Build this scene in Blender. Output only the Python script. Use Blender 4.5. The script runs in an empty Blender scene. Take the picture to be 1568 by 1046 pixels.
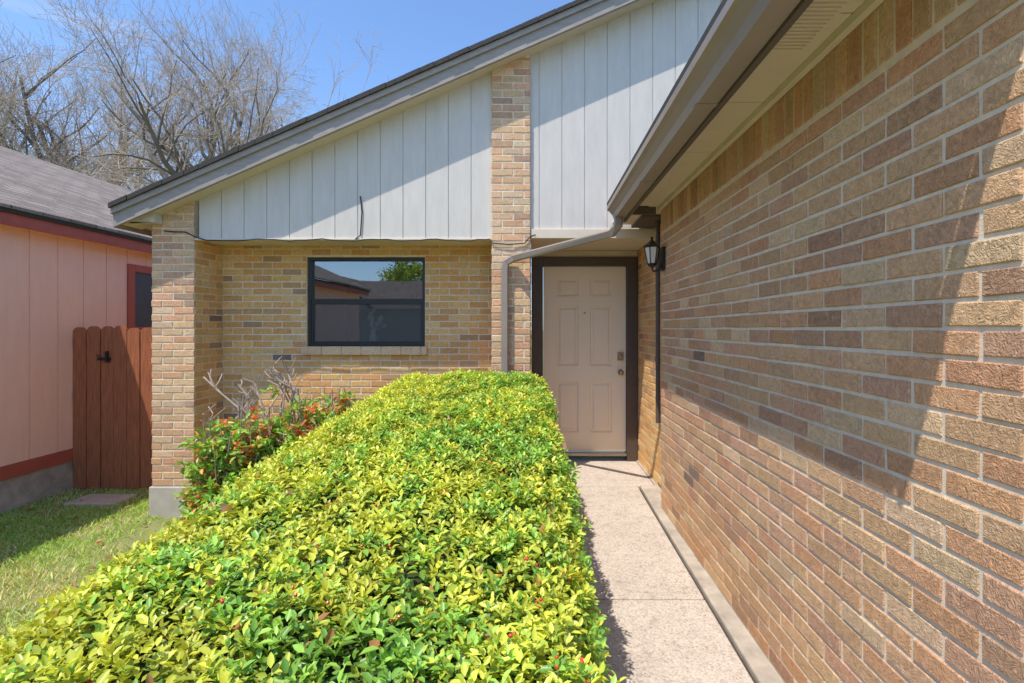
import bpy, math, random
import numpy as np
from mathutils import Vector, noise, Quaternion
random.seed(7); rng=np.random.default_rng(7)
scene=bpy.context.scene
# ------------------------------------------------------------ helpers
def link(o,parent=None):
    scene.collection.objects.link(o)
    if parent: o.parent=parent
    return o
def empty(name):
    o=bpy.data.objects.new(name,None); o.empty_display_size=.2; return link(o)
class MB:
    def __init__(s): s.v=[];s.f=[];s.c=[]
    def add(s,vs,fs,col=None):
        b=len(s.v); s.v+= [tuple(p) for p in vs]; s.f+=[tuple(b+i for i in f) for f in fs]
        s.c+= [(col if col else (1,1,1))]*len(vs)
    def box(s,x0,x1,y0,y1,z0,z1,col=None):
        s.add([(x0,y0,z0),(x1,y0,z0),(x1,y1,z0),(x0,y1,z0),(x0,y0,z1),(x1,y0,z1),(x1,y1,z1),(x0,y1,z1)],
              [(0,3,2,1),(4,5,6,7),(0,1,5,4),(1,2,6,5),(2,3,7,6),(3,0,4,7)],col)
    def slab(s,q,z0,z1,col=None): # q: 4 xy points CCW
        s.add([(p[0],p[1],z0) for p in q]+[(p[0],p[1],z1) for p in q],[(0,3,2,1),(4,5,6,7),(0,1,5,4),(1,2,6,5),(2,3,7,6),(3,0,4,7)],col)
    def prism(s,pts,y0,y1,col=None): # pts in XZ (CCW seen from -Y)
        n=len(pts)
        vs=[(p[0],y0,p[1]) for p in pts]+[(p[0],y1,p[1]) for p in pts]
        fs=[tuple(range(n)),tuple(range(2*n-1,n-1,-1))]+[(i,i+n,(i+1)%n+n,(i+1)%n) for i in range(n)]
        s.add(vs,fs,col)
    def make(s,name,mat,parent=None,bevel=0,smooth=False):
        me=bpy.data.meshes.new(name); me.from_pydata(s.v,[],s.f); me.update()
        at=me.color_attributes.new("Col",'FLOAT_COLOR','POINT')
        a=np.ones((len(s.v),4),dtype=np.float32); a[:,:3]=np.array(s.c,dtype=np.float32); at.data.foreach_set("color",a.ravel())
        me.materials.append(mat)
        if smooth: me.polygons.foreach_set("use_smooth",[True]*len(me.polygons))
        o=bpy.data.objects.new(name,me); link(o,parent)
        if bevel:
            m=o.modifiers.new("b",'BEVEL'); m.width=bevel; m.segments=2; m.limit_method='ANGLE'
        return o
def npmesh(name,V,F,C,mat,parent=None,smooth=False):
    """F: (n,k) array"""
    me=bpy.data.meshes.new(name); n,k=F.shape
    me.vertices.add(len(V)); me.vertices.foreach_set("co",V.astype(np.float32).ravel())
    me.loops.add(n*k); me.loops.foreach_set("vertex_index",F.astype(np.int32).ravel())
    me.polygons.add(n); me.polygons.foreach_set("loop_start",np.arange(0,n*k,k,dtype=np.int32))
    me.update(calc_edges=True)
    at=me.color_attributes.new("Col",'FLOAT_COLOR','POINT')
    a=np.ones((len(V),4),dtype=np.float32); a[:,:3]=C; at.data.foreach_set("color",a.ravel())
    me.materials.append(mat)
    if smooth: me.polygons.foreach_set("use_smooth",np.ones(n,dtype=bool))
    me.validate()
    o=bpy.data.objects.new(name,me); return link(o,parent)
def sweep(mb,pts,prof,col=None,cap=True):
    pts=[Vector(p) for p in pts]; n=len(prof); rings=[]
    for i,p in enumerate(pts):
        if i==0: t=(pts[1]-p).normalized(); sc=1
        elif i==len(pts)-1: t=(p-pts[i-1]).normalized()
        else: t=((pts[i+1]-p).normalized()+(p-pts[i-1]).normalized()).normalized()
        ref=Vector((0,-1,0)) if abs(t.y)<.8 else Vector((0,0,1))
        a=t.cross(ref).normalized(); b=a.cross(t).normalized()
        rings.append([p+a*q[0]+b*q[1] for q in prof])
    vs=[v for r in rings for v in r]; fs=[]
    for i in range(len(rings)-1):
        for j in range(n): fs.append((i*n+j,i*n+(j+1)%n,(i+1)*n+(j+1)%n,(i+1)*n+j))
    if cap: fs+= [tuple(range(n))[::-1],tuple(range((len(rings)-1)*n,len(rings)*n))]
    mb.add(vs,fs,col)
def circ(r,n=8): return [(r*math.cos(2*math.pi*i/n),r*math.sin(2*math.pi*i/n)) for i in range(n)]
def rect(w,h,c=.006): 
    w/=2;h/=2
    return [(-w+c,-h),(w-c,-h),(w,-h+c),(w,h-c),(w-c,h),(-w+c,h),(-w,h-c),(-w,-h+c)]
# ------------------------------------------------------------ materials
def mat(name):
    m=bpy.data.materials.new(name); m.use_nodes=True; nt=m.node_tree; return m,nt,nt.nodes["Principled BSDF"]
def N(nt,t,**k):
    n=nt.nodes.new(t)
    for a,b in k.items():
        if a in n.inputs.keys(): n.inputs[a].default_value=b
        else: setattr(n,a,b)
    return n
def ramp(nt,src,stops):
    r=nt.nodes.new("ShaderNodeValToRGB"); e=r.color_ramp.elements
    while len(e)<len(stops): e.new(.5)
    for el,(p,c) in zip(e,stops): el.position=p; el.color=(*c,1) if len(c)==3 else c
    nt.links.new(src,r.inputs[0]); return r.outputs[0]
def g(v): return (v,v,v)
def noisec(nt,scale,detail=6,rough=.6,dist=0,vec=None,stretch=None):
    tc=nt.nodes.new("ShaderNodeTexCoord"); src=tc.outputs["Object"]
    if stretch:
        mp=nt.nodes.new("ShaderNodeMapping"); mp.inputs["Scale"].default_value=stretch; nt.links.new(src,mp.inputs[0]); src=mp.outputs[0]
    n=N(nt,"ShaderNodeTexNoise",Scale=scale,Detail=detail,Roughness=rough,Distortion=dist)
    nt.links.new(src,n.inputs["Vector"]); return n.outputs["Fac"]
def mixc(nt,mode,a,b,fac=1.0):
    m=nt.nodes.new("ShaderNodeMix"); m.data_type='RGBA'; m.blend_type=mode; 
    ia,ib=[i for i in m.inputs if i.type=='RGBA']
    for s,i in ((a,ia),(b,ib)):
        if isinstance(s,tuple): i.default_value=(*s,1)
        else: nt.links.new(s,i)
    if isinstance(fac,(int,float)): m.inputs[0].default_value=fac
    else: nt.links.new(fac,m.inputs[0])
    return [o for o in m.outputs if o.type=='RGBA'][0]
def bump(nt,bs,h,strength=.5,dist=.005):
    b=N(nt,"ShaderNodeBump",Strength=strength,Distance=dist); nt.links.new(h,b.inputs["Height"]); nt.links.new(b.outputs[0],bs.inputs["Normal"])
def plain(name,col,rough=.6,var=.25,scale=8,bscale=120,bstr=.15,bdist=.002,metal=0,stretch=None,spec=None):
    m,nt,bs=mat(name)
    f=noisec(nt,scale,3,.65,stretch=stretch); c=ramp(nt,f,[(.25,tuple(x*(1-var) for x in col)),(.75,tuple(min(1,x*(1+var*.6)) for x in col))])
    nt.links.new(c,bs.inputs["Base Color"]); bs.inputs["Roughness"].default_value=rough; bs.inputs["Metallic"].default_value=metal
    if spec is not None: bs.inputs["Specular IOR Level"].default_value=spec
    if bstr: bump(nt,bs,noisec(nt,bscale,2,.6,stretch=stretch),bstr,bdist)
    return m
def brick_material():
    m,nt,bs=mat("brick")
    a=N(nt,"ShaderNodeAttribute",attribute_name="Col")
    f1=ramp(nt,noisec(nt,40,4,.7,1.2),[(.28,g(.76)),(.5,g(1.0)),(.75,g(1.18))])
    c=mixc(nt,'MULTIPLY',a.outputs["Color"],f1)
    f3=ramp(nt,noisec(nt,13,5,.75,2),[(.54,g(0)),(.72,g(.45))])
    c=mixc(nt,'MIX',c,(.78,.60,.41),f3)
    nt.links.new(c,bs.inputs["Base Color"]); bs.inputs["Roughness"].default_value=.9; bs.inputs["Specular IOR Level"].default_value=.1
    h=mixc(nt,'ADD',noisec(nt,34,3,.55,5.0),noisec(nt,220,2,.6),.25)
    bump(nt,bs,h,.9,.011); return m
M_brick=brick_material()
M_mortar=plain("mortar",(.80,.68,.53),.95,.16,20,200,.5,.003,spec=.1)
M_conc=plain("concrete",(.50,.45,.39),.9,.2,6,150,.5,.003)
M_ledge=plain("weathered_concrete",(.46,.395,.325),.9,.35,7,120,.6,.004)
M_siding=plain("painted_siding",(.66,.61,.55),.7,.09,2.5,60,.45,.004,stretch=(6,6,1))
M_soffit=plain("soffit_paint",(.72,.62,.48),.7,.08,4,60,.15)
M_gutter=plain("gutter_metal",(.31,.255,.215),.38,.1,4,30,.05)
M_fasciad=plain("fascia_dark",(.11,.085,.07),.6,.15,6,60,.15)
M_fasciag=plain("fascia_paint",(.34,.295,.26),.6,.16,9,60,.2,stretch=(1,1,4))
M_shed=plain("shingle_edge",(.05,.045,.042),.9,.3,30,100,.5)
M_bronze=plain("window_frame",(.022,.02,.019),.4,.2,10,50,.05)
M_doorfr=plain("door_frame",(.085,.06,.046),.5,.2,10,60,.1)
M_door=plain("door_paint",(.84,.71,.54),.45,.04,3,90,.12,.001)
M_metal=plain("brass",(.35,.30,.24),.3,.1,10,50,.02,metal=1)
M_black=plain("black_metal",(.015,.015,.016),.45,.2,10,80,.15)
M_cable=plain("cable",(.02,.02,.02),.6,.1,10,50,0)
M_dark=plain("interior",(.10,.105,.115),.9,.2,5,50,0)
M_pink=plain("pink_siding",(.95,.56,.42),.75,.05,3,60,.25,stretch=(5,5,1))
M_red=plain("red_trim",(.45,.10,.065),.6,.15,6,60,.2)
M_fence=plain("stained_cedar",(.37,.12,.05),.7,.45,5,30,.5,.004,stretch=(12,12,1))
M_bark=plain("bark",(.17,.14,.115),.9,.3,3,30,.6,.02)
M_twig=plain("twigs",(.46,.37,.29),.9,.2,2,30,0)
M_core=plain("dark_core",(.035,.055,.012),1,.4,15,60,.4)  # dark colour of the light-blocking shell added inside the hedge
M_white=plain("white_ceramic",(.85,.85,.83),.3,.05,5,50,0)
M_edging=plain("edging_stone",(.55,.28,.21),.9,.2,14,120,.6,.004)
M_aspht=plain("asphalt",(.055,.055,.055),.9,.2,20,200,.5,.003)
M_beige=plain("beige_wall",(.45,.38,.30),.9,.1,3,60,.2)
def aggregate():
    m,nt,bs=mat("aggregate_concrete")
    tc=nt.nodes.new("ShaderNodeTexCoord")
    v=N(nt,"ShaderNodeTexVoronoi",Scale=120); nt.links.new(tc.outputs["Object"],v.inputs["Vector"])
    sep=nt.nodes.new("ShaderNodeSeparateColor"); nt.links.new(v.outputs["Color"],sep.inputs[0])
    peb=ramp(nt,sep.outputs[0],[(0,(.24,.18,.14)),(.3,(.50,.41,.335)),(.7,(.64,.55,.465)),(1,(.36,.32,.285))])
    base=ramp(nt,noisec(nt,2.2,5,.65),[(.3,(.51,.43,.365)),(.7,(.64,.56,.48))])
    c=mixc(nt,'MIX',base,peb,.6)
    st=ramp(nt,noisec(nt,7,6,.7,1),[(.3,g(.74)),(.5,g(1))])
    c=mixc(nt,'MULTIPLY',c,st)
    nt.links.new(c,bs.inputs["Base Color"]); bs.inputs["Roughness"].default_value=.9
    bump(nt,bs,v.outputs["Distance"],-.6,.005); return m
M_agg=aggregate()
def ground_mat():
    m,nt,bs=mat("lawn_soil")
    c=ramp(nt,noisec(nt,1.6,7,.7),[(.3,(.18,.24,.05)),(.5,(.30,.31,.11)),(.72,(.44,.37,.20))])
    c2=ramp(nt,noisec(nt,60,3,.7),[(.3,g(.55)),(.7,g(1.2))])
    nt.links.new(mixc(nt,'MULTIPLY',c,c2),bs.inputs["Base Color"]); bs.inputs["Roughness"].default_value=1
    bump(nt,bs,noisec(nt,60,3,.7),.8,.02); return m
M_ground=ground_mat()
def shingles(name,c1,c2):
    m,nt,bs=mat(name)
    tc=nt.nodes.new("ShaderNodeTexCoord"); s=nt.nodes.new("ShaderNodeSeparateXYZ"); cb=nt.nodes.new("ShaderNodeCombineXYZ")
    nt.links.new(tc.outputs["Object"],s.inputs[0]); nt.links.new(s.outputs[1],cb.inputs[0]); nt.links.new(s.outputs[0],cb.inputs[1])
    b=N(nt,"ShaderNodeTexBrick",Scale=1.0); b.inputs["Brick Width"].default_value=.3; b.inputs["Row Height"].default_value=.13; b.inputs["Mortar Size"].default_value=.008
    b.inputs["Color1"].default_value=(*c1,1); b.inputs["Color2"].default_value=(*c2,1); b.inputs["Mortar"].default_value=(c1[0]*.4,c1[1]*.4,c1[2]*.4,1)
    nt.links.new(cb.outputs[0],b.inputs["Vector"])
    f=ramp(nt,noisec(nt,40,5,.8),[(.3,g(.55)),(.7,g(1.3))])
    nt.links.new(mixc(nt,'MULTIPLY',b.outputs["Color"],f),bs.inputs["Base Color"]); bs.inputs["Roughness"].default_value=.95; bs.inputs["Specular IOR Level"].default_value=.15
    bump(nt,bs,b.outputs["Fac"],-.6,.01); return m
M_shing=shingles("shingles",(.33,.275,.235),(.22,.18,.155))
def leafmat(name,trans=.35,rough=.35):
    m,nt,bs=mat(name)
    a=N(nt,"ShaderNodeAttribute",attribute_name="Col")
    nt.links.new(a.outputs["Color"],bs.inputs["Base Color"]); bs.inputs["Roughness"].default_value=rough; bs.inputs["Specular IOR Level"].default_value=.4
    t=nt.nodes.new("ShaderNodeBsdfTranslucent"); nt.links.new(mixc(nt,'MULTIPLY',a.outputs["Color"],(1.5,1.35,.5)),t.inputs[0])
    mx=nt.nodes.new("ShaderNodeMixShader"); mx.inputs[0].default_value=trans
    nt.links.new(bs.outputs[0],mx.inputs[1]); nt.links.new(t.outputs[0],mx.inputs[2])
    nt.links.new(mx.outputs[0],nt.nodes["Material Output"].inputs[0]); return m
M_leaf=leafmat("leaf",.28,.36); M_grass=leafmat("grass_blade",.25,.6)
def glassmat():
    m,nt,bs=mat("window_glass"); nt.nodes.remove(bs)
    t=nt.nodes.new("ShaderNodeBsdfTransparent"); t.inputs[0].default_value=(.78,.82,.86,1)
    gl=nt.nodes.new("ShaderNodeBsdfGlossy"); gl.inputs["Roughness"].default_value=.015; gl.inputs[0].default_value=(.9,.95,1,1)
    fr=N(nt,"ShaderNodeFresnel",IOR=1.9); ad=N(nt,"ShaderNodeMath",operation='ADD'); ad.inputs[1].default_value=.14
    nt.links.new(fr.outputs[0],ad.inputs[0])
    b=N(nt,"ShaderNodeBump",Strength=.05,Distance=.01); nt.links.new(noisec(nt,2.5,1,.5),b.inputs["Height"]); nt.links.new(b.outputs[0],gl.inputs["Normal"])
    mx=nt.nodes.new("ShaderNodeMixShader"); nt.links.new(ad.outputs[0],mx.inputs[0]); nt.links.new(t.outputs[0],mx.inputs[1]); nt.links.new(gl.outputs[0],mx.inputs[2])
    nt.links.new(mx.outputs[0],nt.nodes["Material Output"].inputs[0]); return m
M_glass=glassmat()
def screenmat():
    m,nt,bs=mat("insect_screen"); bs.inputs["Base Color"].default_value=(.13,.14,.165,1); bs.inputs["Alpha"].default_value=.35; bs.inputs["Roughness"].default_value=.8; return m
M_screen=screenmat()
# ------------------------------------------------------------ bricks
PAL_R=[((.70,.44,.25),.38),((.68,.38,.21),.24),((.65,.385,.24),.18),((.76,.53,.32),.15),((.52,.305,.19),.04),((.30,.20,.15),.01)]
PAL_P=[((.80,.53,.31),.34),((.78,.45,.26),.28),((.78,.55,.35),.22),((.66,.40,.25),.12),((.52,.34,.23),.04)]
PAL_F=[((.84,.51,.20),.38),((.80,.43,.17),.28),((.84,.56,.27),.20),((.68,.39,.18),.10),((.52,.32,.18),.03),((.32,.22,.16),.01)]
def pick(pal):
    r=random.random(); s=0
    for c,w in pal:
        s+=w
        if r<s: break
    k=random.uniform(.88,1.10); return tuple(min(.95,x*k*random.uniform(.975,1.025)) for x in c)
CH=.0677; BL=.203; J=.012
def one_brick(mb,P,u,n,a,b,z0,z1,pal,depth=.018):
    j=random.uniform(-.0018,.0018); e=.0026
    q=[(a,z0),(b,z0),(b,z1),(a,z1)]
    if abs(b-a)<.02 or z1-z0<.01: return
    jj=[random.uniform(-.0020,.0020) for _ in range(8)]
    def pt(uu,zz,d): return P+u*uu+Vector((0,0,zz))+n*d
    back=[pt(x,z,-depth) for x,z in q]; mid=[pt(x+jj[i],z+jj[i+4],-e+j) for i,(x,z) in enumerate(q)]
    ins=[(a+e,z0+e),(b-e,z0+e),(b-e,z1-e),(a+e,z1-e)]
    fr=[pt(x+jj[i],z+jj[i+4],j) for i,(x,z) in enumerate(ins)]
    vs=back+mid+fr; fs=[(8,9,10,11)]
    for i in range(4):
        k=(i+1)%4; fs+=[(i,k,4+k,4+i),(4+i,4+k,8+k,8+i)]
    if u.cross(Vector((0,0,1))).dot(n)<0: fs=[f[::-1] for f in fs]
    mb.add(vs,fs,pick(pal))
def veneer(mb,P,u,n,W,z0,z1,pal,holes=[],u0=0.0,topfn=None,phase=0,soldier=0):
    P=Vector((P[0],P[1],0)); u=Vector(u); n=Vector(n); r=0; z=z0
    zt=z1-soldier
    while z<zt-.015:
        za=z+J/2; zb=min(z+CH-J/2,zt-J/2); x=u0-((r+phase)%2)*BL/2
        while x<W:
            a=x+J/2; b=min(x+BL-J/2,W)
            if x<u0: a=u0
            if b-a>.02:
                segs=[(a,b)]
                for (h0,h1,hz0,hz1) in holes:
                    if zb>hz0+.004 and za<hz1-.004:
                        ns=[]
                        for s,t in segs:
                            if t<=h0 or s>=h1: ns.append((s,t)); continue
                            if s<h0: ns.append((s,h0-.004))
                            if t>h1: ns.append((h1+.004,t))
                        segs=ns
                for s,t in segs:
                    zc=zb
                    if topfn: zc=min(zb,topfn((P+u*(s+t)*.5).x)-.0)
                    if zc-za>.015: one_brick(mb,P,u,n,s,t,za,zc,pal)
            x+=BL
        z+=CH; r+=1
    if soldier:
        x=u0
        while x<W-.02:
            one_brick(mb,P,u,n,x+J/2,min(x+CH-J/2,W),zt+J/2,z1,pal); x+=CH
# ------------------------------------------------------------ main house
house=empty("brick_house")
Y1=4.69; Y2=5.12; YD=5.47; M=.434
soff=lambda x:4.05+M*x
bf=MB(); mo=MB(); br=MB()
I=.005
XA,XB=-3.63,-3.225
mo.prism([(XA+I,-.04),(XB-I,-.04),(XB-I,soff(XB)+.02),(XA+I,soff(XA)+.02)],Y1+I,Y2+.05)
veneer(bf,(XA,Y1),(1,0,0),(0,-1,0),XB-XA,-.04,3.0,PAL_P,topfn=soff)
veneer(bf,(XB,Y1),(0,1,0),(1,0,0),Y2-Y1,-.04,2.30,PAL_F,u0=.02,phase=1)
veneer(bf,(XA,14),(0,-1,0),(-1,0,0),14-Y1-.02,-.04,2.42,PAL_F,phase=1)
mo.box(XA+I,XA+.1,Y2+.05,14,-.04,2.42)
XC,XD=-.414,-.05; YP=4.66
mo.prism([(XC+I,-.1),(XD-I,-.1),(XD-I,soff(XD)+.02),(XC+I,soff(XC)+.02)],YP+I,YD+.1)
veneer(bf,(XC,YP),(1,0,0),(0,-1,0),XD-XC,-.1,4.2,PAL_P,topfn=soff)
veneer(bf,(XC,Y2),(0,-1,0),(-1,0,0),Y2-YP-.02,-.1,2.30,PAL_F,phase=1)
veneer(bf,(XD,YP),(0,1,0),(1,0,0),YD-YP+.05,-.1,2.30,PAL_F,u0=.02,phase=1)
WX0,WX1,WZ0,WZ1=-2.362,-1.141,1.268,2.188
hole=(WX0-XB,WX1-XB,WZ0-.085,WZ1)
veneer(bf,(XB,Y2),(1,0,0),(0,-1,0),XC-XB,-.1,2.33,PAL_F,holes=[hole],phase=1)
yb=Y2+I
mo.box(XB-.004,WX0,yb,yb+.2,-.1,2.33); mo.box(WX1,XC+.02,yb,yb+.2,-.1,2.33)
mo.box(WX0,WX1,yb,yb+.2,-.1,WZ0-.09); mo.box(WX0,WX1,yb,yb+.2,WZ1,2.33)
x=WX0-.03; 
sl=MB()
mo.box(WX0+.002,WX1-.002,Y2-.028,Y2+.05,WZ0-.082,WZ0-.012)
while x<WX1+.02:
    w=min(BL,WX1+.03-x); c=pick([((.84,.60,.37),1)])
    sl.box(x+.005,x+w-.005,Y2-.04,Y2+.06,WZ0-.088,WZ0-.004,c); x+=BL
sl.make("window_sill",M_brick,house,bevel=.004)
XW=1.0; XE=1.12; YG0,YG1=.93,3.96
veneer(br,(XE,YD+.1),(0,-1,0),(-1,0,0),YD+.1-YG1,-.02,2.39,PAL_F)
mo.box(XE+I,XE+.2,YG1-.02,YD+.2,-.05,2.39)
veneer(br,(XW,YG1),(0,-1,0),(-1,0,0),YG1-YG0,.028,2.41,PAL_R,soldier=.2)
veneer(br,(XE,YG1),(-1,0,0),(0,1,0),XE-XW-.02,.045,2.39,PAL_R)
mo.box(XW+I,XW+.2,YG0+I,YG1-I,.01,2.42)
veneer(br,(XW,YG0),(1,0,0),(0,-1,0),6.5,.045,2.41,PAL_R,u0=.02,holes=[(.9,5.6,0,2.15)])
mo.box(XW+.2,XW+.9,YG0+I,YG0+.2,.0,2.42); mo.box(XW+5.6,XW+6.5,YG0+I,YG0+.2,.0,2.42); mo.box(XW+.9,XW+5.6,YG0+I,YG0+.2,2.15,2.42)
bf.make("facade_bricks",M_brick,house); br.make("garage_bricks",M_brick,house); mo.make("mortar_core",M_mortar,house)
gd=MB()
for r in range(4):
    for c in range(8):
        gd.box(XW+.92+c*.584,XW+.92+c*.584+.56,YG0+.10,YG0+.14,.02+r*.53,.02+r*.53+.50)
gd.box(XW+.9,XW+5.6,YG0+.13,YG0+.16,0,2.15); gd.make("garage_door",M_door,house,bevel=.006)
fo=MB()
fo.box(XA-.015,XB+.015,Y1-.015,Y2,-.6,-.045); fo.box(XB,XC,Y2-.015,Y2+.3,-.6,-.105); fo.box(XC-.01,XD+.01,YP-.012,Y2,-.6,-.105)
fo.box(XA-.015,XA+.2,Y2,14,-.6,-.045)
fo.box(XW+.02,XW+6.5,YG0+.0,YG0+.25,-.3,.03)
fo.make("foundation",M_conc,house,bevel=.008)
fo=MB()
fo.slab([(.893,YG0-.1),(XW+.02,YG0-.1),(XW+.02,YG1),(.943,YG1)],-.3,.016); fo.slab([(.943,YG1+.001),(XE+.02,YG1+.001),(XE+.02,4.56),(.957,4.56)],-.3,.016); fo.box(1.10,XE+.02,4.561,YD,-.3,.012)
fo.make("foundation_ledge",M_ledge,house,bevel=.01)
sd=MB(); x=-3.19; ys=Y1+.012
while x<4.2:
    x1=x+.215
    a,b=x+.004,x1-.004
    zb=2.302 if x<XC else 2.39
    if not(a>XC-.01 and b<XD+.01):
        sd.prism([(a,zb),(b,zb),(b,soff(b)+.01),(a,soff(a)+.01)],ys,ys+.02)
    x=x1
sd.prism([(-3.19,2.304),(4.2,2.304),(4.2,soff(4.2)),(-3.19,soff(-3.19))],ys+.008,ys+.06)
sd.make("gable_siding",M_siding,house)
tr=MB()
tr.box(-3.222,XC-.003,Y1-.004,Y1+.06,2.285,2.302)
tr.box(XD+.003,1.3,Y1-.012,Y1+.06,2.30,2.388)
tr.box(-3.222,XC-.002,Y1+.06,Y2+.1,2.302,2.34)
tr.box(XD+.002,XE-.002,Y1+.06,YD+.1,2.302,2.34)
tr.box(XD+.002,XE-.002,YD-.03,YD+.1,2.236,2.30)
tr.make("trim_boards",M_soffit,house,bevel=.003)
rr=MB(); rr.prism([(-3.80,2.43),(-3.52,2.43),(-3.52,soff(-3.52)),(-3.80,soff(-3.80)+.02)],Y1-.11,Y1-.004); rr.make("eave_return",M_siding,house,bevel=.004)
XL,XR=-3.83,4.8; Y0=4.49
rf=MB(); zr=lambda x,o:4.026+o+M*x
rf.prism([(XL,zr(XL,.175)),(XR,zr(XR,.175)),(XR,zr(XR,.205)),(XL,zr(XL,.205))],Y0-.035,14.3)
rf.prism([(XR,zr(XR,.175)),(13,zr(XR,.175)-M*8.2),(13,zr(XR,.205)-M*8.2),(XR,zr(XR,.205))],Y0-.035,14.3)
rf.make("roof_shingles",M_shed,house)
rg=MB(); x=XL
while x<XR-.3:
    w_=random.uniform(.12,.2); t=random.uniform(.004,.012)
    rg.prism([(x,zr(x,.168)),(x+w_-.004,zr(x+w_,.168)),(x+w_-.004,zr(x+w_,.21)),(x,zr(x,.21))],Y0-.036-t,Y0+.02); x+=w_
rg.make("shingle_tabs",M_shed,house)
fa=MB()
fa.prism([(XL+.005,zr(XL,0)),(XR,zr(XR,0)),(XR,zr(XR,.12)),(XL+.005,zr(XL,.12))],Y0,Y0+.03)
fa.make("rake_fascia",M_fasciag,house,bevel=.003)
fb=MB()
fb.prism([(XL,zr(XL,.115)),(XR,zr(XR,.115)),(XR,zr(XR,.172)),(XL,zr(XL,.172))],Y0-.022,Y0+.028)
fb.make("drip_board",M_fasciag,house,bevel=.003)
sf=MB(); sf.prism([(XL+.03,soff(XL+.03)+.002),(XR,soff(XR)+.002),(XR,soff(XR)+.03),(XL+.03,soff(XL+.03)+.03)],Y0+.031,Y1+.1)
sf.box(XL+.02,XA+.05,Y1+.1,14.2,2.42,2.44)
sf.make("rake_soffit",M_soffit,house)
fl=MB(); fl.box(XL-.012,XL+.012,Y0+.03,14.2,2.37,2.53); fl.make("eave_fascia",M_fasciag,house)
w=MB(); yf=Y2+.03
def frame(mb,x0,x1,z0,z1,y0,y1,t):
    mb.box(x0,x0+t,y0,y1,z0,z1); mb.box(x1-t,x1,y0,y1,z0,z1); mb.box(x0+t,x1-t,y0+.001,y1-.001,z0,z0+t); mb.box(x0+t,x1-t,y0+.001,y1-.001,z1-t,z1)
frame(w,WX0+.003,WX1-.003,WZ0,WZ1-.003,yf,yf+.07,.030)
zm=(WZ0+WZ1)/2+.01
w.box(WX0+.031,WX1-.031,yf+.012,yf+.05,zm-.02,zm+.02)
frame(w,WX0+.033,WX1-.033,WZ0+.03,zm-.018,yf+.008,yf+.025,.018)
w.make("window_frame",M_bronze,house,bevel=.002)
gl=MB(); gl.add([(WX0+.03,yf+.045,zm),(WX1-.03,yf+.045,zm),(WX1-.03,yf+.045,WZ1-.03),(WX0+.03,yf+.045,WZ1-.03)],[(0,1,2,3)])
gl.add([(WX0+.03,yf+.036,WZ0+.03),(WX1-.03,yf+.036,WZ0+.03),(WX1-.03,yf+.036,zm),(WX0+.03,yf+.036,zm)],[(0,1,2,3)])
gl.make("window_glass",M_glass,house)
sc=MB(); sc.add([(WX0+.05,yf+.020,WZ0+.045),(WX1-.05,yf+.020,WZ0+.045),(WX1-.05,yf+.020,zm-.03),(WX0+.05,yf+.020,zm-.03)],[(0,1,2,3)]); sc.make("window_screen",M_screen,house)
rm=MB(); X0,X1,Ya,Yb,Z0,Z1=-3.1,-.5,Y2+.22,8.2,.2,2.6
rm.add([(X0,Ya,Z0),(X1,Ya,Z0),(X1,Yb,Z0),(X0,Yb,Z0),(X0,Ya,Z1),(X1,Ya,Z1),(X1,Yb,Z1),(X0,Yb,Z1)],[(0,1,2,3),(4,7,6,5),(1,5,6,2),(2,6,7,3),(3,7,4,0)])
rm.make("room_interior",M_dark,house)
vs=MB(); vx,vy,vz=-1.72,Y2+.145,1.29
pr=[(0,.025),(.02,.042),(.06,.046),(.10,.03),(.13,.026),(.15,.034)]
for i in range(len(pr)-1):
    for k in range(12):
        a,b=2*math.pi*k/12,2*math.pi*(k+1)/12; (h0,r0),(h1,r1)=pr[i],pr[i+1]
        vs.add([(vx+r0*math.cos(a),vy+r0*math.sin(a),vz+h0),(vx+r0*math.cos(b),vy+r0*math.sin(b),vz+h0),(vx+r1*math.cos(b),vy+r1*math.sin(b),vz+h1),(vx+r1*math.cos(a),vy+r1*math.sin(a),vz+h1)],[(0,1,2,3)])
for k in range(12):
    a=random.uniform(0,6.28); r=random.uniform(.03,.13); tp=(vx+r*math.cos(a),vy+.01+r*abs(math.sin(a))*.3,vz+.18+random.uniform(0,.17))
    sweep(vs,[(vx,vy,vz+.13),tp],circ(.002,4))
    for q in range(6):
        b=q*math.pi/3; vs.add([tp,(tp[0]+.024*math.cos(b),tp[1]+.01,tp[2]+.024*math.sin(b)),(tp[0]+.024*math.cos(b+.8),tp[1]-.01,tp[2]+.024*math.sin(b+.8))],[(0,1,2)])
vs.make("flower_vase",M_white,house)
df=MB(); DX0,DX1,DZ0,DZ1=.086,.993,.10,2.13
df.box(-.045,DX0-.004,YD-.06,YD+.08,.0,2.232); df.box(DX1+.004,XE-.003,YD-.06,YD+.08,.0,2.232); df.box(DX0-.004,DX1+.004,YD-.059,YD+.08,DZ1+.005,2.231)
df.make("door_frame",M_doorfr,house,bevel=.004)
df=MB(); df.box(DX0,DX1,YD-.07,YD+.05,.06,DZ0-.008); df.make("door_threshold",M_metal,house,bevel=.004)
dr=MB(); yd=YD-.01
xs=[0,.145,.385,.515,.755,DX1-DX0]; zs=[0,.205,.765,.94,1.60,1.705,1.90,DZ1-DZ0]
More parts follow.
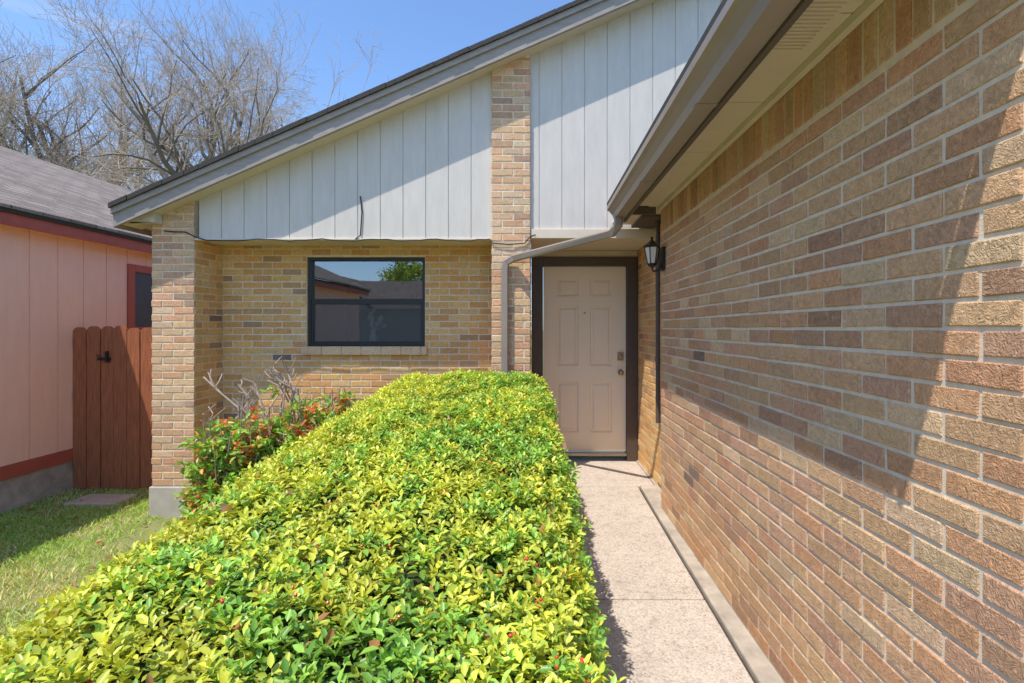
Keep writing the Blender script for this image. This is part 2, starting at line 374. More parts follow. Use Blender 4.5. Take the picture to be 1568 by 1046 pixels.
for i in range(5):
    for k in range(7):
        xa,xb=DX0+xs[i],DX0+xs[i+1]; za,zb=DZ0+zs[k],DZ0+zs[k+1]
        if i in(1,3) and k in(1,3,5):
            rings=[(0,0),(.010,.014),(.024,.014),(.045,.002)]
            P=[]
            for o,d in rings: P+=[(xa+o,yd+d,za+o),(xb-o,yd+d,za+o),(xb-o,yd+d,zb-o),(xa+o,yd+d,zb-o)]
            fs=[(12,13,14,15)]
            for q in range(3):
                for e in range(4): fs.append((q*4+e,q*4+(e+1)%4,q*4+4+(e+1)%4,q*4+4+e))
            dr.add(P,fs)
        else: dr.add([(xa,yd,za),(xb,yd,za),(xb,yd,zb),(xa,yd,zb)],[(0,1,2,3)])
dr.box(DX0,DX1,yd+.018,yd+.04,DZ0,DZ1)
dr.make("front_door",M_door,house)
kn=MB(); kx=DX1-.06
def lathe(mb,c,prof,axis='y',n=20,col=None):
    rings=[]
    for d,r in prof:
        rg=[]
        for k in range(n):
            a=2*math.pi*k/n
            if axis=='y': rg.append((c[0]+r*math.cos(a),c[1]-d,c[2]+r*math.sin(a)))
            else: rg.append((c[0]+r*math.cos(a),c[1]+r*math.sin(a),c[2]+d))
        rings.append(rg)
    vs=[p for r in rings for p in r]; fs=[]
    for i in range(len(rings)-1):
        for k in range(n): fs.append((i*n+k,i*n+(k+1)%n,(i+1)*n+(k+1)%n,(i+1)*n+k))
    fs.append(tuple(range((len(rings)-1)*n,len(rings)*n))); fs.append(tuple(range(n))[::-1])
    mb.add(vs,fs,col)
lathe(kn,(kx,yd,DZ0+.87),[(0,.032),(.008,.032),(.01,.012),(.035,.012),(.045,.026),(.06,.028),(.07,.018),(.072,.002)])
kn.box(kx-.032,kx+.032,yd-.018,yd,DZ0+1.0,DZ0+1.09)
lathe(kn,(kx,yd-.018,DZ0+1.045),[(0,.02),(.008,.02),(.01,.015),(.012,.002)])
lathe(kn,((DX0+DX1)/2,yd,DZ0+1.52),[(0,.012),(.006,.011),(.007,.003)])
kn.make("door_hardware",M_metal,house,smooth=False)
YE0,YE1=.893,3.93
so=MB(); zS=2.417
y=YE0+.03
while y<4.66:
    y1=min(y+.60,4.68); so.box(.72 if y<3.9 else .9,XW+.30,y+.003,y1-.003,zS,zS+.012); y=y1
so.box(.72,XW+.3,YE0+.03,4.68,zS+.011,zS+.02)
so.box(XW-.028,XW-.002,YE0+.1,YG1,zS-.03,zS-.002)
so.make("eave_soffit",M_soffit,house,bevel=.001)
vt=MB(); 
vt.box(.76,.93,1.42,1.73,zS-.006,zS-.001)
for k in range(14): vt.box(.775,.915,1.44+k*.02,1.449+k*.02,zS-.012,zS-.004)
vt.make("soffit_vent",M_soffit,house)
fd=MB(); fd.box(.70,.722,YE0,YE1+.05,2.30,2.425); fd.box(.722,.96,YE1+.02,YE1+.05,2.36,2.43); fd.box(.9,XE+.1,4.2,4.67,2.395,2.415)
fd.make("eave_fascia_board",M_fasciad,house,bevel=.002)
gt=MB()
prof=[(.698,2.312),(.62,2.312),(.608,2.345),(.585,2.372),(.566,2.385),(.566,2.418),(.578,2.418),(.578,2.392),(.594,2.38),(.615,2.352),(.628,2.322),(.69,2.322)]
n=len(prof); vsx=[(p[0],YE0,p[1]) for p in prof]+[(p[0],YE1,p[1]) for p in prof]
gt.add(vsx,[(i,(i+1)%n,(i+1)%n+n,i+n) for i in range(n)])
capv=[(p[0],YE1,p[1]) for p in prof[:6]]+[(.698,YE1,2.418)]
gt.add(capv,[tuple(range(7))]); gt.add([(p[0],YE0,p[1]) for p in prof[:6]]+[(.698,YE0,2.418)],[tuple(range(7))[::-1]])
for yy in np.arange(1.1,3.9,.6): gt.box(.568,.70,yy,yy+.02,2.405,2.412)
for yy in (1.9,2.9): gt.box(.612,.70,yy,yy+.03,2.309,2.313)
gt.make("gutter",M_gutter,house)
ds=MB()
sweep(ds,[(.645,3.86,2.33),(.645,3.86,2.255),(.60,3.90,2.20),(-.20,4.60,2.10),(-.275,4.615,2.06),(-.285,4.615,1.98),(-.285,4.615,.12),(-.285,4.52,.03)],rect(.066,.058,.01))
ds.box(-.33,-.24,YP-.004,YP+.0,1.2,1.23)
ds.make("downspout",M_gutter,house,bevel=0)
gr=MB(); m2=.42
gr.prism([(.572,2.425),(4.2,2.425+m2*3.628),(4.2,2.46+m2*3.628),(.572,2.455)],YE0,YE1+.05)
gr.prism([(.95,2.50),(4.2,2.43+m2*3.628),(4.2,2.46+m2*3.628),(.95,2.63)],YE1+.05,4.69)
gr.prism([(4.2,2.425+m2*3.628),(7.85,2.425),(7.85,2.455),(4.2,2.46+m2*3.628)],YE0,4.69)
gr.make("garage_roof",M_shed,house)
gg=MB(); gg.prism([(.98,2.43),(7.4,2.43),(4.2,2.43+m2*3.3)],YG0+.02,YG0+.06); gg.make("garage_gable",M_siding,house)
gb=MB(); gb.prism([(.58,2.32),(4.2,2.32+m2*3.62),(4.2,2.42+m2*3.62),(.58,2.42)],YE0-.02,YE0-.001); gb.make("garage_rake",M_fasciad,house)
cb=MB()
sweep(cb,[(1.075,4.36,2.39),(1.075,4.36,.62)],circ(.02,8)); 
cb.make("conduit",M_fasciad,house)
cc=MB()
def cable(pts,r=.0045,sag=0): sweep(cc,pts,circ(r,5))
cpts=[(-3.50,4.675,2.37),(-3.40,4.675,2.36),(-3.30,4.675,2.36),(-3.22,4.675,2.32),(-3.1,4.675,2.28),(-2.8,4.672,2.275)]
for i in range(30):
    X=-2.7+i*.077; cpts.append((X,4.672,2.283+.008*math.sin(i*.9)+.004*math.sin(i*2.3)))
cpts+=[(-.43,4.66,2.29),(-.40,4.645,2.25),(-.25,4.64,2.235),(-.1,4.645,2.25),(-.05,4.645,2.31),(0,4.67,2.33)]
cable(cpts,.006)
cable([(-1.70,4.675,2.29),(-1.655,4.69,2.33),(-1.64,4.69,2.55),(-1.655,4.69,2.70)],.006)
cc.make("cable",M_cable,house)
lan=empty("wall_lantern"); lx,ly,lz=.905,3.86,2.02
a=MB(); 
a.box(XW-.022,XW-.002,ly-.04,ly+.04,1.90,2.08)
sweep(a,[(XW-.02,ly,1.96),(XW-.05,ly,1.90),(lx+.01,ly,1.895),(lx,ly,1.93)],circ(.008,8))
lathe(a,(lx,ly,0),[(1.925,.012),(1.94,.03),(1.95,.036),(1.955,.036)],axis='z',n=6)
lathe(a,(lx,ly,0),[(2.078,.062),(2.09,.066),(2.105,.045),(2.13,.018),(2.14,.008),(2.155,.012),(2.165,.002)],axis='z',n=6)
for k in range(6):
    t=2*math.pi*k/6; sweep(a,[(lx+.035*math.cos(t),ly+.035*math.sin(t),1.952),(lx+.058*math.cos(t),ly+.058*math.sin(t),2.08)],circ(.004,4))
a.make("lantern_body",M_black,lan)
mg,nt,bs=mat("frosted_glass"); bs.inputs["Base Color"].default_value=(.75,.74,.7,1); bs.inputs["Roughness"].default_value=.15
a=MB(); lathe(a,(lx,ly,0),[(1.956,.031),(2.077,.054)],axis='z',n=6); a.make("lantern_glass",mg,lan)
# ------------------------------------------------------------ ground
def gz(x):
    t=min(1,max(0,(x+3.1)/1.6)); t=t*t*(3-2*t); return -.33+t*.29
xsv=np.unique(np.concatenate([np.linspace(-300,-8,12),np.linspace(-8,2,60),np.linspace(2,300,12)]))
ysv=np.unique(np.concatenate([np.linspace(-300,-3,14),np.linspace(-3,8,60),np.linspace(8,400,14)]))
V=[];F=[]
for yy in ysv:
    for xx in xsv:
        k=1 if (-6<xx<.2 and -3<yy<6) else 0
        V.append((xx,yy,gz(xx)+k*.012*noise.noise(Vector((xx*2,yy*2,0)))-(.05 if xx>.15 else 0)))
nx=len(xsv)
for j in range(len(ysv)-1):
    for i in range(nx-1): F.append((j*nx+i,j*nx+i+1,(j+1)*nx+i+1,(j+1)*nx+i))
npmesh("ground",np.array(V),np.array(F),np.ones((len(V),3)),M_ground,smooth=True)
wk=MB(); xr_=lambda y:.876+.0165*(y-.8)
for a0,b0 in ((-4.0,-1.0),(-.99,1.0),(1.008,2.655),(2.665,4.555)):
    wk.slab([(-.16,a0),(xr_(max(a0,.8)),a0),(xr_(max(b0,.8)),b0),(-.16,b0)],-.12,0)
wk.box(-.16,1.099,4.563,5.55,-.12,0)
wk.make("concrete_walkway",M_agg,bevel=.006)
wj=MB(); wj.box(.80,.96,-3.9,4.5,-.11,-.014); wj.box(-.15,.80,-3.9,5.5,-.11,-.010); wj.make("walkway_joint_filler",plain("soil_dark",(.07,.055,.04),1,.3,30,100,.4),None)
dv=MB(); dv.box(1.3,7.2,-9,.82,-.12,.0); dv.make("driveway",M_conc,bevel=.006)
st=MB(); st.box(-120,120,-16,-9.2,-.5,-.30); st.make("street",M_aspht)
st=MB(); st.box(-120,1.2,-9.2,-9.05,-.5,-.16); st.box(7.3,120,-9.2,-9.05,-.5,-.16); st.box(-120,120,-16.15,-16,-.5,-.16); st.make("kerb",M_conc,bevel=.01)
# ------------------------------------------------------------ leaves
def leaves(pos,d,nrm,L,W,C,curl=.15,fold=.18):
    d=d/np.linalg.norm(d,axis=1,keepdims=True); s=np.cross(d,nrm); s/=np.linalg.norm(s,axis=1,keepdims=True)+1e-9; n=np.cross(s,d)
    L=L[:,None];W=W[:,None]
    pts=[pos, pos+d*L*.33+s*W*.46+n*W*fold, pos+d*L*.70+s*W*.40+n*(W*fold-L*curl*.4), pos+d*L-n*L*curl, pos+d*L*.70-s*W*.40+n*(W*fold-L*curl*.4), pos+d*L*.33-s*W*.46+n*W*fold]
    V=np.stack(pts,1).reshape(-1,3); b=np.arange(len(pos))[:,None]*6
    F=np.concatenate([b+np.array([[0,1,2,3]]),b+np.array([[0,3,4,5]])],0)
    return V,F,np.repeat(C,6,axis=0)
def unit(v): return v/(np.linalg.norm(v,axis=1,keepdims=True)+1e-9)
HY0,HY1=.45,4.15
def ztop(y): return .84+.24*min(1,max(0,(y-.8)/3.3))
def profile(y,ins=0):
    zt=ztop(y)-ins; e=min(1,max(0,(HY1-y)/.25)); zt-=.10*(1-e)**2
    xr=.135-ins-.05*min(1,max(0,(y-1)/3)); xl=-1.22+ins+.04*max(0,(y-3))
    p=[(xr-.03,.0),(xr,.3),(xr+.0,zt-.14)]
    for k in range(1,6): a=k*math.pi/10; p.append((xr-.13+.13*math.cos(a),zt-.14+.14*math.sin(a)))
    p.append((-.45,zt+.015)); 
    for k in range(0,7): a=k*math.pi/12; p.append((xl+.28-.28*math.sin(a),zt-.26+.26*math.cos(a)))
    p+= [(xl,.2),(xl+.06,-.15)]
    return np.array(p)
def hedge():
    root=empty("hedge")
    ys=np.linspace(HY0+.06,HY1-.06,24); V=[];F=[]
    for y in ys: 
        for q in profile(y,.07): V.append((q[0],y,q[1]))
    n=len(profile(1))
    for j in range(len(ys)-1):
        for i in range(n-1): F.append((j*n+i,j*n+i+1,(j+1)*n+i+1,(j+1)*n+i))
    mb=MB(); mb.add(V,F+[tuple(range(n)),tuple(range((len(ys)-1)*n,len(ys)*n))]); mb.make("light_block_core",M_core,root)  # solid dark shell added under the leaves to block light
    S=[]
    NS=17500
    while len(S)<NS:
        y=HY0+(HY1-HY0)*(random.random()**1.05); p=profile(y); seg=np.diff(p,axis=0); l=np.hypot(seg[:,0],seg[:,1])
        t=random.random()*l.sum(); i=int(np.searchsorted(np.cumsum(l),t)); i=min(i,len(l)-1); r=random.random()
        q=p[i]+seg[i]*r; nn=np.array([seg[i][1],-seg[i][0]])/l[i]
        if q[1]<.45 and random.random()<.8: continue
        gap=noise.noise(Vector((q[0]*14,y*14,q[1]*14)))
        if gap<-.34 and random.random()<.6: continue
        nb=noise.noise(Vector((q[0]*3.2,y*3.2,q[1]*3.2)))*.032+noise.noise(Vector((q[0]*9,y*9,q[1]*9)))*.022
        off=nb+random.uniform(-.042,.016)+(random.random()<.05)*random.uniform(0,.035)
        S.append((q[0]+nn[0]*off,y,q[1]+nn[1]*off,nn[0],0,nn[1],off))
    for ye,ny in ((HY1,1),(HY0,-1)):
        for _ in range(700):
            p=profile(ye); x=random.uniform(-1.18,.1); z=random.uniform(.05,ztop(ye)-.06)
            S.append((x,ye+random.uniform(-.05,.02)*ny,z,0,ny,0,0))
    S=np.array(S); K=7; n=len(S)
    P=np.repeat(S[:,:3],K,0); Nn=np.repeat(S[:,3:6],K,0); Nn=unit(Nn*.8+np.array([0,0,.55])+rng.normal(0,.24,Nn.shape).reshape(n,K,3)[:,0:1].repeat(K,1).reshape(-1,3))
    ph=np.tile(np.arange(K)*2.4,n)+np.repeat(rng.uniform(0,6.28,n),K); lvl=np.tile(np.linspace(0,1,K),n)
    ref=np.array([.3,.9,.1]); t1=unit(np.cross(Nn,ref)); t2=np.cross(Nn,t1)
    rad=t1*np.cos(ph)[:,None]+t2*np.sin(ph)[:,None]
    el=(.10+.82*lvl+rng.normal(0,.24,len(P)))[:,None]
    d=rad*np.cos(el)+Nn*np.sin(el)
    pos=P+Nn*(lvl[:,None]-.6)*.028+rad*.004
    sz=np.repeat(rng.uniform(.8,1.18,n),K)
    L=rng.uniform(.020,.034,len(P))*(1.08-.35*lvl)*sz; W=L*rng.uniform(.44,.58,len(P))
    yn=np.array([noise.noise(Vector((a*1.6,b*1.6,3))) + .8*noise.noise(Vector((a*6,b*6,9))) for a,b in S[:,:2]])
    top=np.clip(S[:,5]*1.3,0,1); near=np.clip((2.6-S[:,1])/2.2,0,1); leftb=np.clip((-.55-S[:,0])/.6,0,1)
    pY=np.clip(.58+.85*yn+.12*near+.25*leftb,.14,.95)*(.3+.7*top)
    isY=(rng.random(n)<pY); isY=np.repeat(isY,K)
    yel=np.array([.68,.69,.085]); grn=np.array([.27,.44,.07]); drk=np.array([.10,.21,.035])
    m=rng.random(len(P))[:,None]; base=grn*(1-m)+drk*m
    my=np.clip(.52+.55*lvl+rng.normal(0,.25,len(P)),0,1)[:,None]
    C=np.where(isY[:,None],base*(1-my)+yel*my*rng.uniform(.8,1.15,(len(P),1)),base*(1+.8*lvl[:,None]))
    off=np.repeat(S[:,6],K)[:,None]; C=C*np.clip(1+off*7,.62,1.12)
    brn=rng.random(len(P))<.008; C[brn]=[.42,.20,.07]
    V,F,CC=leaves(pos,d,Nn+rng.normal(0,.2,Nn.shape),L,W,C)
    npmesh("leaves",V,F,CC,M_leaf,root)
    mb=MB()
    for i in rng.choice(n,900,replace=False):
        p=Vector(S[i,:3]); q=p-Vector(S[i,3:6])*.08+Vector((random.uniform(-.02,.02),random.uniform(-.02,.02),-.02)); sweep(mb,[q,p],circ(.0014,4),cap=False)
    mb.make("stems",plain("green_stem",(.2,.16,.07),.8,.2,20,50,0),root)
    mb=MB()
    for i in rng.choice(n,380,replace=False):
        if S[i,5]<.5: continue
        for _ in range(random.randint(1,3)):
            c=Vector(S[i,:3])+Vector(S[i,3:6])*.010+Vector((random.uniform(-.015,.015),random.uniform(-.015,.015),random.uniform(-.01,.012))); r=.0042
            lathe(mb,c,[(-r,.0005),(-r*.5,r*.86),(r*.5,r*.86),(r,.0005)],axis='z',n=6)
    mb.make("berries",plain("berry",(.65,.05,.02),.3,.1,10,50,0),root)
    k=16; pos=np.array([S[i,:3]+[0,0,.02] for i in rng.choice(n,k)]); 
    V,F,CC=leaves(pos,unit(rng.normal(0,1,(k,3))*[1,1,.3]),np.tile([0,0,1.],(k,1)),np.full(k,.05),np.full(k,.035),np.tile([.36,.20,.12],(k,1)),.4,.5)
    npmesh("fallen_leaves",V,F,CC,M_leaf,root)
hedge()
def grass():
    n=95000; x=rng.uniform(-5.15,-1.15,n); y=rng.uniform(1.4,6.0,n)
    nz=np.array([noise.noise(Vector((a*1.3,b*1.3,0)))+.6*noise.noise(Vector((a*5,b*5,4))) for a,b in zip(x,y)])
    bare=((y>4.0)&(x>-3.5)&(rng.random(n)<.93))|(rng.random(n)<np.clip(.06+nz*.4,0,.8))|((y>4.72)&(x>-3.66))|((x>-3.9)&(x<-3.2)&(y>3.7)&(rng.random(n)<.5))
    x,y,nz=x[~bare],y[~bare],nz[~bare]; n=len(x)
    z=np.array([gz(a) for a in x])-.004
    h=rng.uniform(.02,.055,n); a=rng.uniform(0,6.28,n); w=.0032
    lean=rng.normal(0,.6,(n,2))*h[:,None]
    p=np.stack([x,y,z],1); s=np.stack([np.cos(a)*w,np.sin(a)*w,np.zeros(n)],1)
    mid=p+np.stack([lean[:,0]*.4,lean[:,1]*.4,h*.6],1); tip=p+np.stack([lean[:,0],lean[:,1],h*.95],1)
    V=np.stack([p-s,p+s,mid+s*.8,tip,mid-s*.8],1).reshape(-1,3); b=np.arange(n)[:,None]*5
    F=b+np.array([[0,1,2,3,4]])
    straw=(rng.random(n)<np.clip(.22+nz*.5+((x>-3.3)*.12),.05,.9))[:,None]
    C=np.where(straw,np.array([.80,.70,.38]),np.array([.46,.68,.15]))*rng.uniform(.75,1.15,(n,1))
    npmesh("lawn_grass",V,F,np.repeat(C,5,0),M_grass)
grass()
k=70; pos=np.stack([rng.uniform(-5,-1.6,k),rng.uniform(2.2,5.4,k),np.zeros(k)],1); pos[:,2]=[gz(a)+.035 for a in pos[:,0]]
V,F,CC=leaves(pos,unit(rng.normal(0,1,(k,3))*[1,1,.2]),np.tile([0,0,1.],(k,1)),rng.uniform(.03,.06,k),rng.uniform(.02,.04,k),np.where(rng.random((k,1))<.2,np.array([.6,.12,.05]),np.array([.38,.23,.13])),.4,.4)
npmesh("fallen_leaves",V,F,CC,M_leaf)
# ------------------------------------------------------------ nandina shrub
def shrub(name,cx,cy,w,h,nst,seed,redp=.3,dep=.55):
    random.seed(seed); r=np.random.default_rng(seed); root=empty(name); mb=MB(); P=[];D=[];C=[]
    for i in range(nst):
        a=random.uniform(0,6.28); q=random.uniform(0,1)**.5
        b=Vector((cx+.35*w*q*math.cos(a),cy+.22*w*q*math.sin(a),gz(cx)-.02)); t=Vector((cx+w*q*math.cos(a),cy+w*dep*q*math.sin(a),gz(cx)+h*random.uniform(.2,1)*(1-.22*q)))
        m=(b+t)/2+Vector((random.uniform(-.06,.06),random.uniform(-.06,.06),.03)); sweep(mb,[b,m,t],circ(.005,5))
        if random.random()<.06: continue
        red=random.random()
        nc=random.randint(6,9)
        for k in range(nc):
            s=.25+.75*k/nc; p0=(b.lerp(m,s*2) if s<.5 else m.lerp(t,s*2-1))
            aa=random.uniform(0,6.28); e=random.uniform(.1,.7); dr=Vector((math.cos(aa)*math.cos(e),math.sin(aa)*math.cos(e),math.sin(e)))
            ln=random.uniform(.08,.17); p1=p0+dr*ln; sweep(mb,[p0,p1],circ(.0018,4),cap=False)
            for j in range(12):
                u=random.uniform(.3,1.05); pp=p0+dr*ln*u+Vector([random.gauss(0,.016) for _ in range(3)])
                P.append(pp); D.append(dr*.7+Vector([random.gauss(0,.6) for _ in range(3)]))
                rr=random.random()
                c=(.80,.22,.08) if (rr<.55 and red<redp) or (rr<.03) else ((.76,.42,.11) if rr<.10 else (random.uniform(.20,.42),random.uniform(.40,.62),.08))
                C.append(c)
    n=len(P); V,F,CC=leaves(np.array(P),np.array(D),r.normal(0,.5,(n,3))+[0,0,1],r.uniform(.045,.075,n),r.uniform(.022,.036,n),np.array(C))
    npmesh("leaves",V,F,CC,M_leaf,root); mb.make("stems",plain("stem",(.36,.27,.19),.8,.2,20,50,0),root)
shrub("nandina_shrub",-2.52,4.12,.36,1.15,90,3,.20,.7)
shrub("nandina_shrub",-2.08,4.2,.36,1.10,65,5,.42,.7)
shrub("nandina_shrub",-1.68,4.36,.32,1.10,40,8,.50,.6)
random.seed(4)
tb=MB()
def stick(p,d,l,r,lv):
    q=p+d*l; m=(p+q)/2+Vector((random.gauss(0,.015),random.gauss(0,.015),0)); sweep(tb,[p,m,q],circ(r,6))
    if lv>0:
        for _ in range(4): stick(p.lerp(q,random.uniform(.4,1)),(d+Vector((random.gauss(0,.6),random.gauss(0,.5),random.uniform(-.2,.4)))).normalized(),l*random.uniform(.3,.45),r*.65,lv-1)
for cx in (-2.85,-2.72,-2.6,-2.45,-2.3,-2.2,-2.05): stick(Vector((cx,4.6+random.uniform(-.1,.1),gz(cx))),Vector((random.gauss(0,.12),0,1)).normalized(),random.uniform(.85,1.1),.012,2)
tb.make("pruned_rose_bush",plain("grey_stem",(.42,.34,.28),.9,.3,20,60,.2))
es=MB()
for i,(ex,ey,rt) in enumerate([(-3.12,4.45,.2),(-3.02,4.22,.5),(-2.90,3.98,.3),(-2.69,3.86,.1),(-2.48,3.80,0)]):
    c,s_=math.cos(rt),math.sin(rt); z0=gz(ex)-.03; prof=[(-.1,0),(.1,0),(.1,.06),(.07,.085),(.03,.10),(-.03,.10),(-.07,.085),(-.1,.06)]
    vs=[(ex+p*c+.03*s_,ey-.035+p*-s_,z0+q) for p,q in prof]+[(ex+p*c,ey+.035-p*s_,z0+q) for p,q in prof]
    es.add(vs,[tuple(range(8)),tuple(range(15,7,-1))]+[(i2,i2+8,(i2+1)%8+8,(i2+1)%8) for i2 in range(8)])
es.make("garden_edging",M_edging,bevel=.008)
ss=MB(); ss.box(-4.72,-4.2,4.95,5.25,-.36,-.295); ss.make("stepping_stone",plain("flagstone",(.52,.40,.31),.9,.2,8,100,.5),bevel=.015)
# ------------------------------------------------------------ neighbour house
nb=empty("neighbor_house"); NX=-5.10; GZ=-.36
a=MB(); yv=-4.0
while yv<14: a.box(NX-.03,NX,yv+.005,yv+.30-.005,.13,2.5); yv+=.30
a.box(NX-.2,NX-.009,-4,14,.13,2.5); a.make("siding_wall",M_pink,nb)
a=MB(); a.box(NX-.2,NX+.0,-4,14,GZ-.3,.0); a.make("foundation",M_ledge,nb)
a=MB(); a.box(NX-.03,NX+.022,-4,14,.0,.125); a.box(NX+.13,NX+.155,-4.3,14.3,2.42,2.56)
a.box(NX-.01,NX+.02,6.20,6.30,1.4,2.26); a.box(NX-.01,NX+.02,7.3,7.4,1.4,2.26); a.box(NX-.01,NX+.02,6.3,7.3,2.17,2.26); a.box(NX-.01,NX+.02,6.3,7.3,1.4,1.47)
a.make("red_trim",M_red,nb,bevel=.004)
a=MB(); a.box(NX-.01,NX+.004,6.3,7.3,1.47,2.17); a.make("window_pane",M_dark,nb)
a=MB(); a.box(NX-.02,NX+.13,-4.3,14.3,2.44,2.455); a.make("soffit",M_pink,nb)
a=MB(); e0=(NX+.19,2.575); rx=-9.7; m3=.45; rz=e0[1]+m3*(e0[0]-rx)
a.prism([(rx,rz),(e0[0],e0[1]),(e0[0],e0[1]+.03),(rx,rz+.03)],-4.4,14.4)
a.prism([(rx-4.6,e0[1]),(rx,rz),(rx,rz+.03),(rx-4.6,e0[1]+.03)],-4.4,14.4); a.make("shingle_roof",M_shing,nb)
a=MB(); a.box(NX+.155,NX+.175,-4.35,14.35,2.535,2.572); a.make("drip_edge",M_shed,nb)
a=MB(); lathe(a,(-8.3,10.5,4.0),[(0,.05),(.45,.05),(.46,.045)],axis='z',n=12); a.make("vent_pipe",M_gutter,nb)
a=MB(); a.box(-14,NX-.2,-4,-3.9,-.4,2.5); a.make("gable_end",M_pink,nb)
# ------------------------------------------------------------ fence
fe=empty("wooden_fence"); a=MB(); x=-5.08; i=0; random.seed(5)
FY=5.45
while x<XA-.02:
    wd=random.choice([.135,.14,.142]); tp=1.47+random.uniform(-.015,.015); yo=FY+random.uniform(-.006,.006)
    x1=min(x+wd,XA-.022)
    if x1-x>.04:
        c=.035
        a.prism([(x,-.32),(x1,-.32),(x1,tp-c),(x1-c*.7,tp-.008),(x1-c*1.3,tp),(x+c*1.3,tp),(x+c*.7,tp-.008),(x,tp-c)],yo,yo+.018)
    x+=wd+random.uniform(.006,.014); i+=1
a.make("pickets",M_fence,fe,bevel=.003)
a=MB(); 
for zz in (-.1,.65,1.25): a.box(-5.08,XA-.02,FY+.03,FY+.068,zz,zz+.085)
a.box(-4.79,-4.70,FY+.03,FY+.12,-.35,1.45)
a.make("rails_and_post",M_fence,fe)
a=MB(); a.box(-4.80,-4.66,FY-.018,FY-.008,1.10,1.13); a.box(-4.70,-4.68,FY-.035,FY-.008,1.08,1.20); sweep(a,[(-4.80,FY-.02,1.16),(-4.73,FY-.03,1.12),(-4.66,FY-.02,1.08)],circ(.006,6)); a.make("gate_latch",M_black,fe)
# ------------------------------------------------------------ trees
def tree(name,base,height,spread,seed,nch=(7,6,6,5,4),tw=1.0,lean=0,trunk=.30,up=.05,limb=.5,even=False):
    rd=random.Random(seed); segs=[]
    def grow(p,d,l,r,lv):
        ns=5 if lv<3 else 3; pts=[(p,r)]; q=p.copy(); dd=d.copy()
        for i in range(ns):
            wob=.05 if lv==0 else .17
            dd=(dd+Vector((rd.gauss(0,wob),rd.gauss(0,wob),rd.gauss(0,wob)+(up if lv>1 else .0)))).normalized()
            q2=q+dd*(l/ns); r2=max(.004,r*(1-.66*(i+1)/ns)) if lv>0 else r*(1-.35*(i+1)/ns)
            segs.append((tuple(q),tuple(q2),pts[-1][1],r2,lv)); pts.append((q2,r2)); q=q2
        if lv>=len(nch): return
        nc=nch[lv]
        for k in range(nc):
            t=.6+.4*(k+.5)/nc if lv==0 else (.15+.85*(k+rd.random())/nc)
            ii=min(ns-1,int(t*ns)); bp=pts[ii][0].lerp(pts[ii+1][0],t*ns-ii); br_=pts[ii][1]
            az=rd.uniform(0,6.28) if lv else k*2.4+rd.uniform(-.3,.3); an=rd.uniform(.4,.9) if lv else (1.05-.8*k/nc)*spread
            ax=dd.orthogonal().normalized()
            nd=(Quaternion(dd,az)@(Quaternion(ax,an)@dd)).normalized()
            nd=(nd+Vector((0,0,.14 if lv<3 else .02))).normalized()
            ll={0:height*limb,1:l*.55,2:l*.55,3:l*.6,4:l*.65}[lv]*rd.uniform(.8,1.12)
            grow(bp,nd,ll,max(.005,br_*rd.uniform(.45,.68)),lv+1)
    grow(Vector(base),Vector((lean,0,1)).normalized(),height*trunk+1.2,height*.017,0)
    A=np.array([s[0] for s in segs]);B=np.array([s[1] for s in segs]);r0=np.array([s[2] for s in segs]);r1=np.array([s[3] for s in segs]);lv=np.array([s[4] for s in segs])
    root=empty(name)
    for sel,ns,mt,nm in ((lv<=1,8,M_bark,"trunk_and_limbs"),(lv==2,5,M_bark,"branches"),(lv>=3,3,M_twig,"twigs")):
        a,b,ra,rb=A[sel],B[sel],r0[sel],r1[sel]; n=len(a)
        if not n: continue
        t=unit(b-a); b=b+t*ra[:,None]*.3; u=unit(np.cross(t,np.array([.31,.73,.6]))); v=np.cross(t,u)
        VV=[]
        for c,rr in ((a,ra),(b,rb)):
            for k in range(ns):
                an=2*math.pi*k/ns; VV.append(c+(u*math.cos(an)+v*math.sin(an))*(rr[:,None]*tw))
        V=np.stack(VV,1).reshape(-1,3); bb=np.arange(n)[:,None]*2*ns
        F=np.concatenate([bb+np.array([[k,(k+1)%ns,ns+(k+1)%ns,ns+k]]) for k in range(ns)],0)
        npmesh(nm,V,F,np.ones((len(V),3)),mt,root,smooth=True)
    return root
tree("bare_tree",(-12.7,20,-.3),15,1.0,12,nch=(10,7,6,5,3),tw=1.4,trunk=.40,limb=.40,up=.04)
tree("bare_tree",(-27,29,-.3),18,1.0,23,nch=(9,7,6,5,4),tw=1.5,trunk=.36,limb=.42)
tree("bare_tree",(-20.5,26,-.3),13,1.0,31,nch=(8,6,6,5,3),tw=1.4,trunk=.36,limb=.40)
# ------------------------------------------------------------ street side (behind the viewer, seen in the window reflection)
oh=empty("house_across_street")
a=MB(); a.box(-19,-4,-30,-24,-.3,2.9); a.make("walls",M_beige,oh)
a=MB()
a.add([(-19.5,-23.5,2.8),(-3.5,-23.5,2.8),(-3.5,-27,5.0),(-19.5,-27,5.0),(-19.5,-30.5,2.8),(-3.5,-30.5,2.8)],[(0,1,2,3),(3,2,5,4)]); 
a.add([(-15.6,-22.8,2.7),(-13.2,-22.8,5.0),(-13.2,-27,5.0),(-15.6,-25,2.9)],[(0,1,2,3)]); a.add([(-10.8,-22.8,2.7),(-13.2,-22.8,5.0),(-13.2,-27,5.0),(-10.8,-25,2.9)],[(0,1,2,3)])
a.make("roof",M_shing,oh)
a=MB(); a.prism([(-15.3,2.6),(-11.1,2.6),(-13.2,4.8)],-23.4,-23.0); a.make("gable",M_beige,oh)
a=MB(); a.box(-14.5,-12.5,-24.02,-23.98,.6,2.1); a.box(-7.5,-5.5,-24.02,-23.98,.6,2.1); a.make("windows",M_dark,oh)
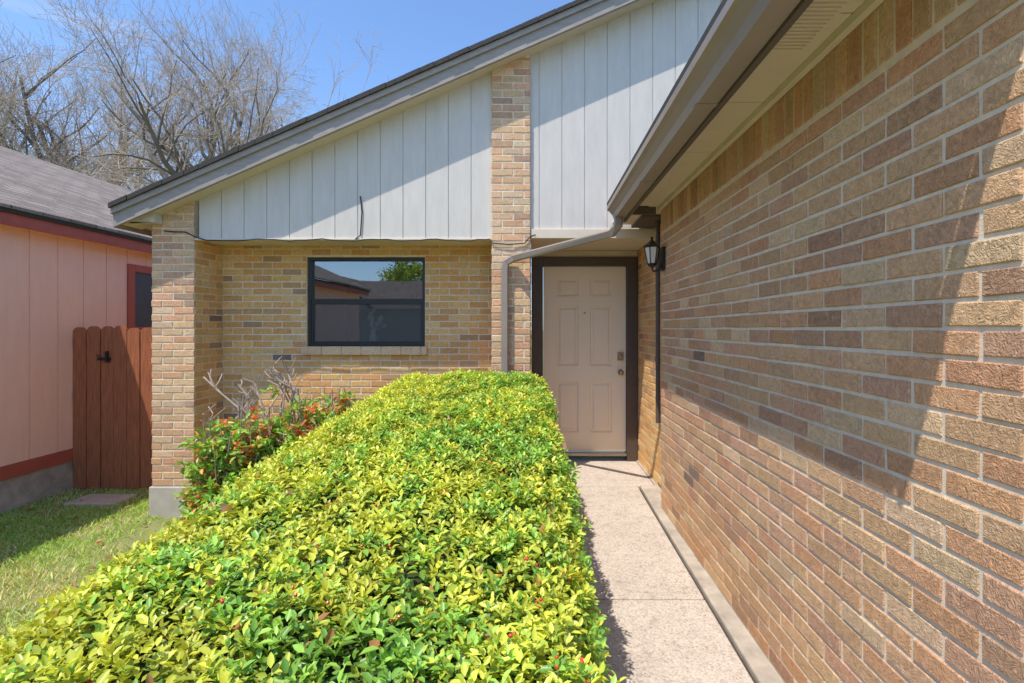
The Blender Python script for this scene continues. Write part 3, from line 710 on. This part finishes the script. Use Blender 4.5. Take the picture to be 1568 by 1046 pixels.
def leafy(name,c,R,seed):
    r=np.random.default_rng(seed); root=empty(name); mb=MB(); sweep(mb,[(c[0],c[1],-.3),(c[0]+.1,c[1],c[2]*.5),(c[0],c[1],c[2])],circ(.14,8)); mb.make("trunk",M_bark,root)
    n=6000; v=unit(r.normal(0,1,(n,3))); rad=np.array([.75+.5*noise.noise(Vector(p*2.2)) for p in v]); pos=np.array(c)+v*(rad*R*r.uniform(.45,1,n)**.5)[:,None]
    C=np.array([.46,.58,.14])*r.uniform(.5,1.3,(n,1))
    V,F,CC=leaves(pos,unit(r.normal(0,1,(n,3))),unit(r.normal(0,1,(n,3))),r.uniform(.2,.32,n),r.uniform(.12,.2,n),C); npmesh("foliage",V,F,CC,M_leaf,root)
leafy("green_tree",(-11.2,-34,5.0),3.2,3)
# ------------------------------------------------------------ light, sky, camera
D=Vector((.435,.50,-1.41)).normalized()
L=bpy.data.lights.new("sun",'SUN'); L.energy=5.0; L.angle=math.radians(.53); L.color=(1,.94,.84)
lo=bpy.data.objects.new("sun",L); link(lo); lo.rotation_euler=D.to_track_quat('-Z','Y').to_euler(); lo.location=(-5,-5,12)
wd=bpy.data.worlds.new("World"); scene.world=wd; wd.use_nodes=True; nt=wd.node_tree
bg=nt.nodes["Background"]; sk=nt.nodes.new("ShaderNodeTexSky"); sk.sky_type='NISHITA'; sk.sun_disc=False
sk.sun_elevation=math.asin(-D.z); sk.sun_rotation=math.atan2(-D.x,-D.y); sk.air_density=1.0; sk.dust_density=.5; sk.ozone_density=1.0
tint=mixc(nt,'MULTIPLY',sk.outputs[0],(1.28,1.52,1.80))
tc=nt.nodes.new("ShaderNodeTexCoord"); mp=nt.nodes.new("ShaderNodeMapping"); mp.inputs["Scale"].default_value=(1.2,1.2,4); mp.inputs["Location"].default_value=(.4,.1,.3)
nz=N(nt,"ShaderNodeTexNoise",Scale=2.2,Detail=8,Roughness=.6,Distortion=.4); nt.links.new(tc.outputs["Generated"],mp.inputs[0]); nt.links.new(mp.outputs[0],nz.inputs["Vector"])
cf=ramp(nt,nz.outputs["Fac"],[(.54,g(0)),(.8,g(.45))])
nt.links.new(mixc(nt,'MIX',tint,(8,8,8.2),cf),bg.inputs[0]); bg.inputs[1].default_value=.15
cam=bpy.data.cameras.new("camera"); co=bpy.data.objects.new("camera",cam); link(co)
co.location=(0,0,1.45); co.rotation_euler=(math.radians(90),0,0); cam.lens=760/1568*36; cam.sensor_width=36
cam.shift_x=-36/1568; cam.shift_y=-20/1568; cam.clip_start=.05; cam.clip_end=1000
scene.camera=co
scene.view_settings.view_transform='Standard'; scene.view_settings.look='None'; scene.view_settings.exposure=0
